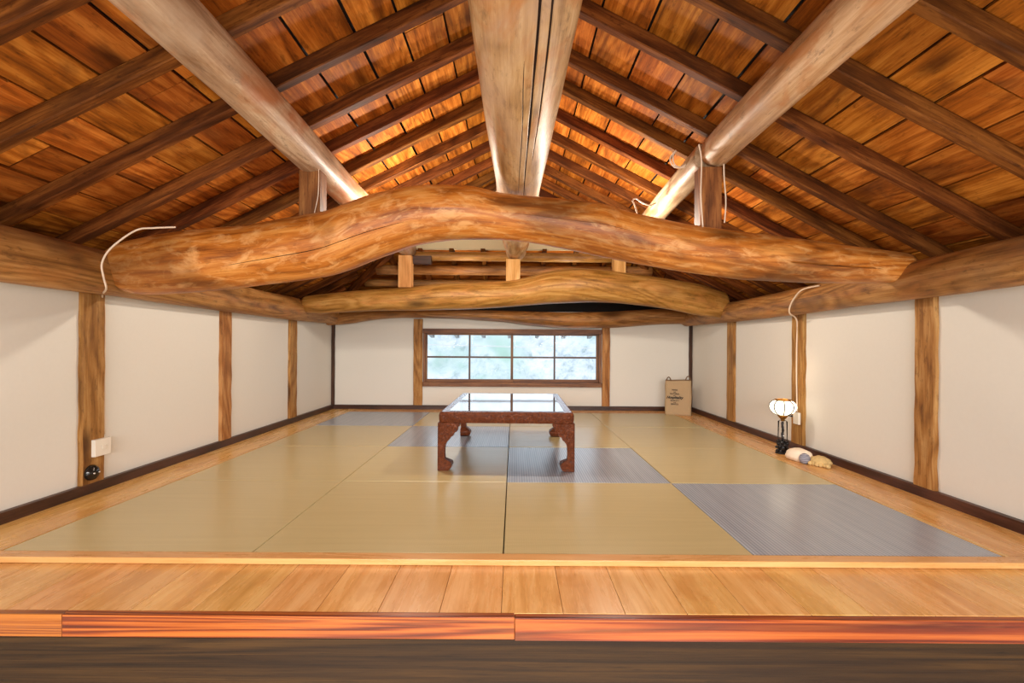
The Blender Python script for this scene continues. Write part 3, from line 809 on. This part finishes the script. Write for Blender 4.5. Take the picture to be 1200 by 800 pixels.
mb = MB(); mb.tube([(.022, -.004, z0-.002), (.052, -.006, z0-.003)], .0028, 8); mb.tube([(.052, -.006, z0-.003), (.064, -.006, z0-.003)], .006, 10); mb.build('switch', M['dark_metal'], lamp, smooth=True)
mb = MB(); mb.lathe([(.030, .085), (.030, z0-.04), (.020, z0-.034)], n=28, cap=False); mb.build('glass_column', M['chimney'], lamp, smooth=True)
mb = MB(); mb.tube([(.002*math.sin(z*90), .002*math.cos(z*90), z) for z in [.05+.012*k for k in range(15)]], [.007+.0025*(k % 2) for k in range(15)], 10); mb.build('stem', M['dark_metal'], lamp, smooth=True)
mb = MB(); mb.lathe([(.045, 0), (.047, .006), (.040, .012), (.030, .016), (.028, .03), (.030, .085)], n=24)
for k in range(26):
    a = k*2.4; z = .012+.085*(k/26); r = .036-.008*(k/26)+random.uniform(-.004, .004)
    c = Vector((r*math.cos(a), r*math.sin(a), z)); q = random.uniform(.009, .013)
    mb.lathe([(.001, -q), (q*.7, -q*.6), (q, 0), (q*.7, q*.6), (.001, q)], c=c, n=8)
mb.build('ornate_base', M['dark_metal'], lamp, smooth=True)
tag(lamp, 'glowing table lamp with ribbed globe shade on dark ornate base by the right wall', 'lamp')

# ------------------------------------------------------------------ cloth bundle beside the lamp
bx, by = 1.868, 3.035
bun = empty('cloth_bundle', (bx, by, -.002), math.radians(-58))
def blob(mb, c, r, n=24, m_=14, lump=.12, seed=0, flat=True):
    c = Vector(c); rows = []
    for i in range(m_+1):
        ph = -PI/2+PI*i/m_; row = []
        for j in range(n):
            a = 2*PI*j/n; d = Vector((math.cos(ph)*math.cos(a), math.cos(ph)*math.sin(a), math.sin(ph)))
            q = 1+lump*noise.noise(d*2.2+Vector((seed, 0, 0)))
            p = Vector((d.x*r[0], d.y*r[1], d.z*r[2]))*q+c
            if flat: p.z = max(p.z, .0005+.0001*i)
            row.append(p)
        rows.append(row)
    mb.grid(rows)
mb = MB(); blob(mb, (-.055, 0, .035), (.105, .062, .045), seed=2); mb.build('cream_pouch', M['cloth_cream'], bun, smooth=True)
def stripes(name, c1, c2, sc):
    m_, nt_, b_ = new_mat(name); tc_ = N(nt_, 'ShaderNodeTexCoord'); w_ = N(nt_, 'ShaderNodeTexWave'); w_.bands_direction = 'Z'; w_.inputs['Scale'].default_value = sc; w_.inputs['Distortion'].default_value = 3
    link(nt_, tc_.outputs['Object'], w_.inputs['Vector']); link(nt_, mixc(nt_, w_.outputs['Fac'], c1, c2), b_.inputs['Base Color']); b_.inputs['Roughness'].default_value = .9; return m_
mb = MB(); blob(mb, (.015, -.045, .030), (.040, .036, .034), lump=.06, seed=5)
o = mb.build('striped_end', stripes('grey_striped_cloth', s2l(92, 96, 116), s2l(176, 176, 188), 30), bun, smooth=True); o['label'] = 'grey striped rounded end'
mb = MB(); blob(mb, (.105, .0, .024), (.075, .062, .032), lump=.2, seed=9)
for k in range(6):
    blob(mb, (.06+.026*k, -.05+.006*math.sin(k*2), .012), (.017, .018, .014), n=10, m_=8, lump=.1, seed=k)
o = mb.build('yellow_pouch', plain('yellow_patterned_cloth', s2l(206, 178, 122), .9, var=.35, bscale=70, bump=.3), bun, smooth=True); o['label'] = 'yellow patterned ruffled cloth'
bun.scale = (.80, .92, 1.0)
tag(bun, 'cream and yellow cloth bundle with grey striped end lying beside the glowing lamp', 'cloth bundle')

# ------------------------------------------------------------------ canvas bag
bag = empty('canvas_bag', (1.775, 5.125, -.002), math.radians(-21))
bw, bd, bh = .133, .062, .372
def bag_ring(z, k):
    f = z/bh; w = bw*(1-.02*f+.015*math.sin(f*PI)); d = bd*(1-.25*f)
    p = []
    base = rrect(w, d, .018, 4)
    # more points along the long faces
    for (x0, y0), (x1, y1) in zip(base, base[1:]+base[:1]):
        L = math.hypot(x1-x0, y1-y0); n = max(1, int(L/.03))
        for q in range(n): p.append((x0+(x1-x0)*q/n, y0+(y1-y0)*q/n))
    out = []
    for x, y in p:
        nz = noise.noise(Vector((x*9, y*9, z*8)))*.008*(.3+f)
        out.append(Vector((x+nz*(1 if x > 0 else -1), y+nz*(1 if y > 0 else -1)*.8, z+.004*math.sin(x*20)*f)))
    return out
import itertools
rings = [bag_ring(bh*i/18, i) for i in range(19)]
n0 = len(rings[0])
if any(len(r) != n0 for r in rings):
    # keep equal counts
    base_n = min(len(r) for r in rings)
    def res(r, n):
        L = [0]
        for a, b_ in zip(r, r[1:]+r[:1]): L.append(L[-1]+(b_-a).length)
        o_ = []
        for i in range(n):
            t = L[-1]*i/n; k = max(j for j in range(len(L)) if L[j] <= t+1e-9); k = min(k, len(r)-1)
            f = (t-L[k])/max(1e-9, L[k+1]-L[k]); o_.append(r[k].lerp(r[(k+1) % len(r)], f))
        return o_
    rings = [res(r, 40) for r in rings]
inner = [[Vector((p.x*.96, p.y*.9, p.z)) for p in r] for r in rings[::-1][:6]]
mb = MB(); mb.grid(rings+inner)
mb.build('bag_body', M['bag'], bag, smooth=True)
mb = MB(); rr = rings[-1]; mb.tube([p*1.0 for p in rr]+[rr[0]], .0032, 6); mb.build('rim_binding', M['bag_handle'], bag, smooth=True)
for s, nm in ((-1, 0), (1, 1)):
    mb = MB(); cx = s*.098
    pts = [Vector((cx-.028+.056*t, -.03 if s < 0 else .0, bh-.02+.052*math.sin(PI*t)**.8+(.0 if s < 0 else .012))) for t in [i/14 for i in range(15)]]
    mb.tube(pts, .0055, 8); mb.build('handle', M['bag_handle'], bag, smooth=True)
lines = [('WITH', .020, .262), ('OUR', .011, .243), ('NATURAL', .019, .222), ('FULL', .011, .205), ('Hospitality', .034, .178), ('QUALITY', .019, .150), ('AND', .011, .132), ('SERVICE', .019, .112)]
for i, (tx, sz, z) in enumerate(lines):
    cu = bpy.data.curves.new('printed_text', 'FONT'); cu.body = tx; cu.size = sz*1.12; cu.align_x = 'CENTER'; cu.extrude = .0006
    cu.offset = .0004
    if tx == 'Hospitality': cu.shear = .35; cu.offset = .0012
    to = bpy.data.objects.new('printed_text', cu); COL.objects.link(to)
    dg = bpy.context.evaluated_depsgraph_get()
    me = bpy.data.meshes.new_from_object(to.evaluated_get(dg)); bpy.data.objects.remove(to)
    me.transform(Matrix.Translation((-.035, -bd-.0035+.020*z, z))@Matrix.Rotation(math.radians(86), 4, 'X'))
    me.materials.clear(); me.materials.append(M['ink'])
    o = bpy.data.objects.new('printed_text', me); COL.objects.link(o); o.parent = bag
tag(bag, 'tan canvas bag with black printed lettering standing in the right rear corner', 'bag')

# ------------------------------------------------------------------ small wall things
sw = empty('switch_box', (XL+.022, 2.372, .213))
mb = MB(); mb.box(-.004, .018, -.048, .046, -.042, .042); mb.build('box_body', M['white_plastic'], sw, bevel=.003)
mb = MB(); mb.box(.020, .0225, -.012, .012, -.012, .012); mb.build('rocker', M['white_plastic'], sw, bevel=.001)
tag(sw, 'white plastic switch box across the nearest left post', 'switch')
kn = empty('round_socket', (XL+.022, 2.322, .098))
mb = MB(); mb.lathe([(.001, .030), (.018, .028), (.032, .018), (.038, .004), (.038, -.002)][::-1], n=32)
o = mb.build('socket_body', M['black_gloss'], kn, smooth=True); o.rotation_euler = (0, PI/2, 0)
for s in (-1, 1):
    mb = MB(); mb.lathe([(.004, .022), (.004, .032), (.001, .033)], c=(0, s*.014, 0), n=12); o = mb.build('glint_stud', M['glint'], kn, smooth=True); o.rotation_euler = (0, PI/2, 0)  # bright studs modelled in place of glints on the dome
tag(kn, 'glossy black round socket low on the nearest left post', 'socket')
so = empty('wall_socket', (XR-.024, 3.37, H-.46-.04))
mb = MB(); mb.box(-.018, .0, -.032, .032, -.042, .042); mb.build('box_body', M['white_plastic'], so, bevel=.003)
mb = MB(); mb.box(-.020, -.018, -.012, .012, -.018, .018); mb.build('plug_face', M['white_plastic'], so, bevel=.001)
tag(so, 'small white socket box on the post behind the lamp', 'socket')

def cable(pts, r, name, label, mat='cable', sub=6):
    P = [catmull([tuple(p) for p in pts], i/((len(pts)-1)*sub)) for i in range((len(pts)-1)*sub+1)]
    mb = MB(); mb.tube(P, r, 8); o = mb.build(name, M[mat], smooth=True)
    return tag(o, label, 'cable')
xl = XL
def at(px, py, d): return ((px-602)/F*d, d, H+(405-(py-(px-602)*math.tan(ROLL)))/F*d)
cable([at(205, 266, 2.24), at(180, 267, 2.2), at(158, 270, 2.17), at(130, 290, 2.13), at(119, 308, 2.12), at(121, 325, 2.13), at(124, 338, 2.16), (XL+.03, 2.37, H+.235), (xl+.009, 2.408, H+.17), (xl+.009, 2.41, H-.0), (xl+.009, 2.41, H-.2), (xl+.012, 2.408, H-.46)],
      .0042, 'power_cable', 'pale cable curling down from the front beam to the white switch box')
cable([(1.895, 2.95, H+.385), (1.867, 3.08, H+.375), (1.862, 3.16, H+.33), (1.868, 3.22, H+.28), (1.90, 3.28, H+.235), (XR-.028, 3.385, H+.19), (XR-.028, 3.385, H+.0), (XR-.028, 3.385, H-.2), (XR-.028, 3.375, H-.455)],
      .005, 'power_cable', 'pale cable running down the right wall post to the small socket')
cable([(-.98, 2.31, H+.60), (-.952, 2.305, H+.72), (-.95, 2.308, H+.86)], .002, 'thin_wire', 'thin wire up the short left post above the front beam')
cable([(1.014, 2.30, H+.60), (1.020, 2.30, H+.70), (1.012, 2.302, H+.82), (1.010, 2.302, H+.885)], .0035, 'thin_wire', 'thin wire hanging beside the short right post')
cable([(.912, 2.305, H+.58), (.9, 2.302, H+.74), (.902, 2.302, H+.9), (.88, 2.28, H+.97)], .0035, 'thin_wire', 'pale cord along the left edge of the short right post')
# coil of cable under the right log
pts = [(.93, 2.46, H+.99), (.90, 2.5, H+.95), (.86, 2.5, H+.94), (.83, 2.5, H+.95), (.815, 2.5, H+.99), (.845, 2.5, H+1.03), (.83, 2.5, H+1.0), (.84, 2.5, H+.955), (.88, 2.5, H+.945), (.915, 2.47, H+.975)]
cable(pts, .004, 'cable_coil', 'loop of white cable tucked behind the right roof log')
pts = [(.86, 2.9, H+.875), (.82, 2.9, H+.86), (.77, 2.9, H+.88), (.74, 2.9, H+.90), (.72, 2.9, H+.89), (.735, 2.9, H+.85), (.745, 2.9, H+.80), (.72, 2.9, H+.76)]
cable(pts, .0045, 'cable_coil', 'white flex dangling above the front beam right of the middle log')

# ------------------------------------------------------------------ outdoors
def hill():
    mb = MB(); nx, nz = 70, 50; rows = []
    for k in range(nz):
        t = k/(nz-1); row = []
        for i in range(nx):
            x = -9+18*i/(nx-1); y = 9.0+4.5*t; z = -3+9*t
            d = noise.noise(Vector((x*.7, z*.7, 1)))*.5+noise.noise(Vector((x*2.6, z*2.6, 3)))*.25
            row.append(Vector((x, y-d, z+d*.2)))
        rows.append(row)
    mb.grid(rows, closed=False)
    return mb
m, nt, b = new_mat('mossy_bank')
tc = N(nt, 'ShaderNodeTexCoord'); n1 = N(nt, 'ShaderNodeTexNoise'); n1.inputs['Scale'].default_value = 3.2; n1.inputs['Detail'].default_value = 9; n1.inputs['Roughness'].default_value = .72
link(nt, tc.outputs['Object'], n1.inputs['Vector'])
n2 = N(nt, 'ShaderNodeTexNoise'); n2.inputs['Scale'].default_value = .9; n2.inputs['Detail'].default_value = 3; link(nt, tc.outputs['Object'], n2.inputs['Vector'])
c1 = ramp(nt, n1.outputs['Fac'], [(.34, s2l(168, 184, 186)), (.45, s2l(218, 226, 232)), (.58, s2l(244, 246, 250))])
c1 = mixc(nt, math_node(nt, 'MULTIPLY', math_node(nt, 'MAXIMUM', math_node(nt, 'SUBTRACT', n2.outputs['Fac'], .52), 0.0), 4.0), c1, s2l(186, 216, 202))
link(nt, c1, b.inputs['Base Color']); b.inputs['Roughness'].default_value = .95
o = hill().build('hillside', m, smooth=True); fix_normals(o); struct(o)
tails = (507, 536, 567, 597, 629, 660, 690)
for i, px in enumerate(tails):
    X = (px-602)/F*6.15; mb = MB()
    mb.obox((X, 5.86, H+.175), Vector((0, .312, -.05)), Vector((.022, 0, 0)), Vector((0, .005, .028)))
    tag(mb.build('eave_rafter', M['tail']), 'grey rafter end under the outside eave seen at window top, %s from the left' % ORD[i], 'rafter', 'rafter ends under the outside eave')
mb = MB(); mb.obox((0, 5.95, H+.245), Vector((2.3, 0, 0)), Vector((0, .42, -.07)), Vector((0, .002, .012)))
struct(mb.build('outside_eave', M['rafter']))
cable([(-3, 8.2, H+.05), (0, 8.2, H-.02), (3, 8.2, H-.045)], .008, 'overhead_wire', 'white wire crossing outside the window', 'wire')

# ------------------------------------------------------------------ light
def area(name, loc, rot, size, power, col, sy=None):
    l = bpy.data.lights.new(name, 'AREA'); l.energy = power; l.color = col; l.size = size
    if sy: l.shape = 'RECTANGLE'; l.size_y = sy
    o = bpy.data.objects.new(name, l); COL.objects.link(o); o.location = loc; o.rotation_euler = rot; return o
def point(name, loc, power, col, r=.03):
    l = bpy.data.lights.new(name, 'POINT'); l.energy = power; l.color = col; l.shadow_soft_size = r
    o = bpy.data.objects.new(name, l); COL.objects.link(o); o.location = loc; return o
WARM = (1.0, .88, .73)
o = area('fill_behind_lens', (0, -2.3, H+.3), (math.radians(62), 0, 0), 3.4, 108, (1.0, .96, .91), .8); o.data.spread = math.radians(100)  # added fill from behind the lens, no fixture; spread limits its upward light
area('soft_fill_behind_lens', (0, -1.7, H-.25), (math.radians(86), 0, 0), 3.0, 13, (1.0, .96, .91), 1.0)  # added soft fill behind the lens, unseen source
area('fill_from_below', (0, .1, -1.3), (math.radians(165), 0, 0), 3.0, 56, (1.0, .92, .80), 1.4)  # added fill shining up from below the loft edge, unseen source
point('lamp_left', (-.68, 3.10, H+.77), 38, WARM, .035)
point('lamp_right', (.68, 3.10, H+.74), 38, WARM, .035)
point('lamp_bulb', (lx, ly, z0+.055), 3.0, (1, .82, .6), .03)
point('rear_fill_left', (-.5, 4.62, H+.52), 4.5, WARM, .03)  # added fill hidden behind the rear beam to brighten the walls, no fixture
point('rear_fill_right', (.55, 4.66, H+.52), 4.5, WARM, .03)  # second added rear fill, likewise without a fixture
area('daylight', ((WX0+WX1)/2, YB+.35, (WZ0+WZ1)/2), (math.radians(-90), 0, 0), 2.0, 5.5, (.74, .87, 1.0), .6)

w = bpy.data.worlds.new('World'); S.world = w; w.use_nodes = True
bg = w.node_tree.nodes['Background']; bg.inputs[0].default_value = (.80, .90, 1.0, 1); bg.inputs[1].default_value = 1.5

# ------------------------------------------------------------------ camera
cd = bpy.data.cameras.new('camera'); cam = bpy.data.objects.new('camera', cd); COL.objects.link(cam)
cd.sensor_width = 36; cd.lens = F/1200*36; cd.clip_start = .02
cd.shift_x = -2/1200; cd.shift_y = 5/1200
cam.location = (0, 0, H)
cam.matrix_world = Matrix.Translation((0, 0, H))@Matrix.Rotation(-ROLL, 4, 'Y')@Matrix.Rotation(PI/2, 4, 'X')
S.camera = cam
S.view_settings.view_transform = 'Standard'; S.view_settings.look = 'None'; S.view_settings.gamma = 1
S.view_settings.exposure = 0.0
S.view_settings.use_curve_mapping = False
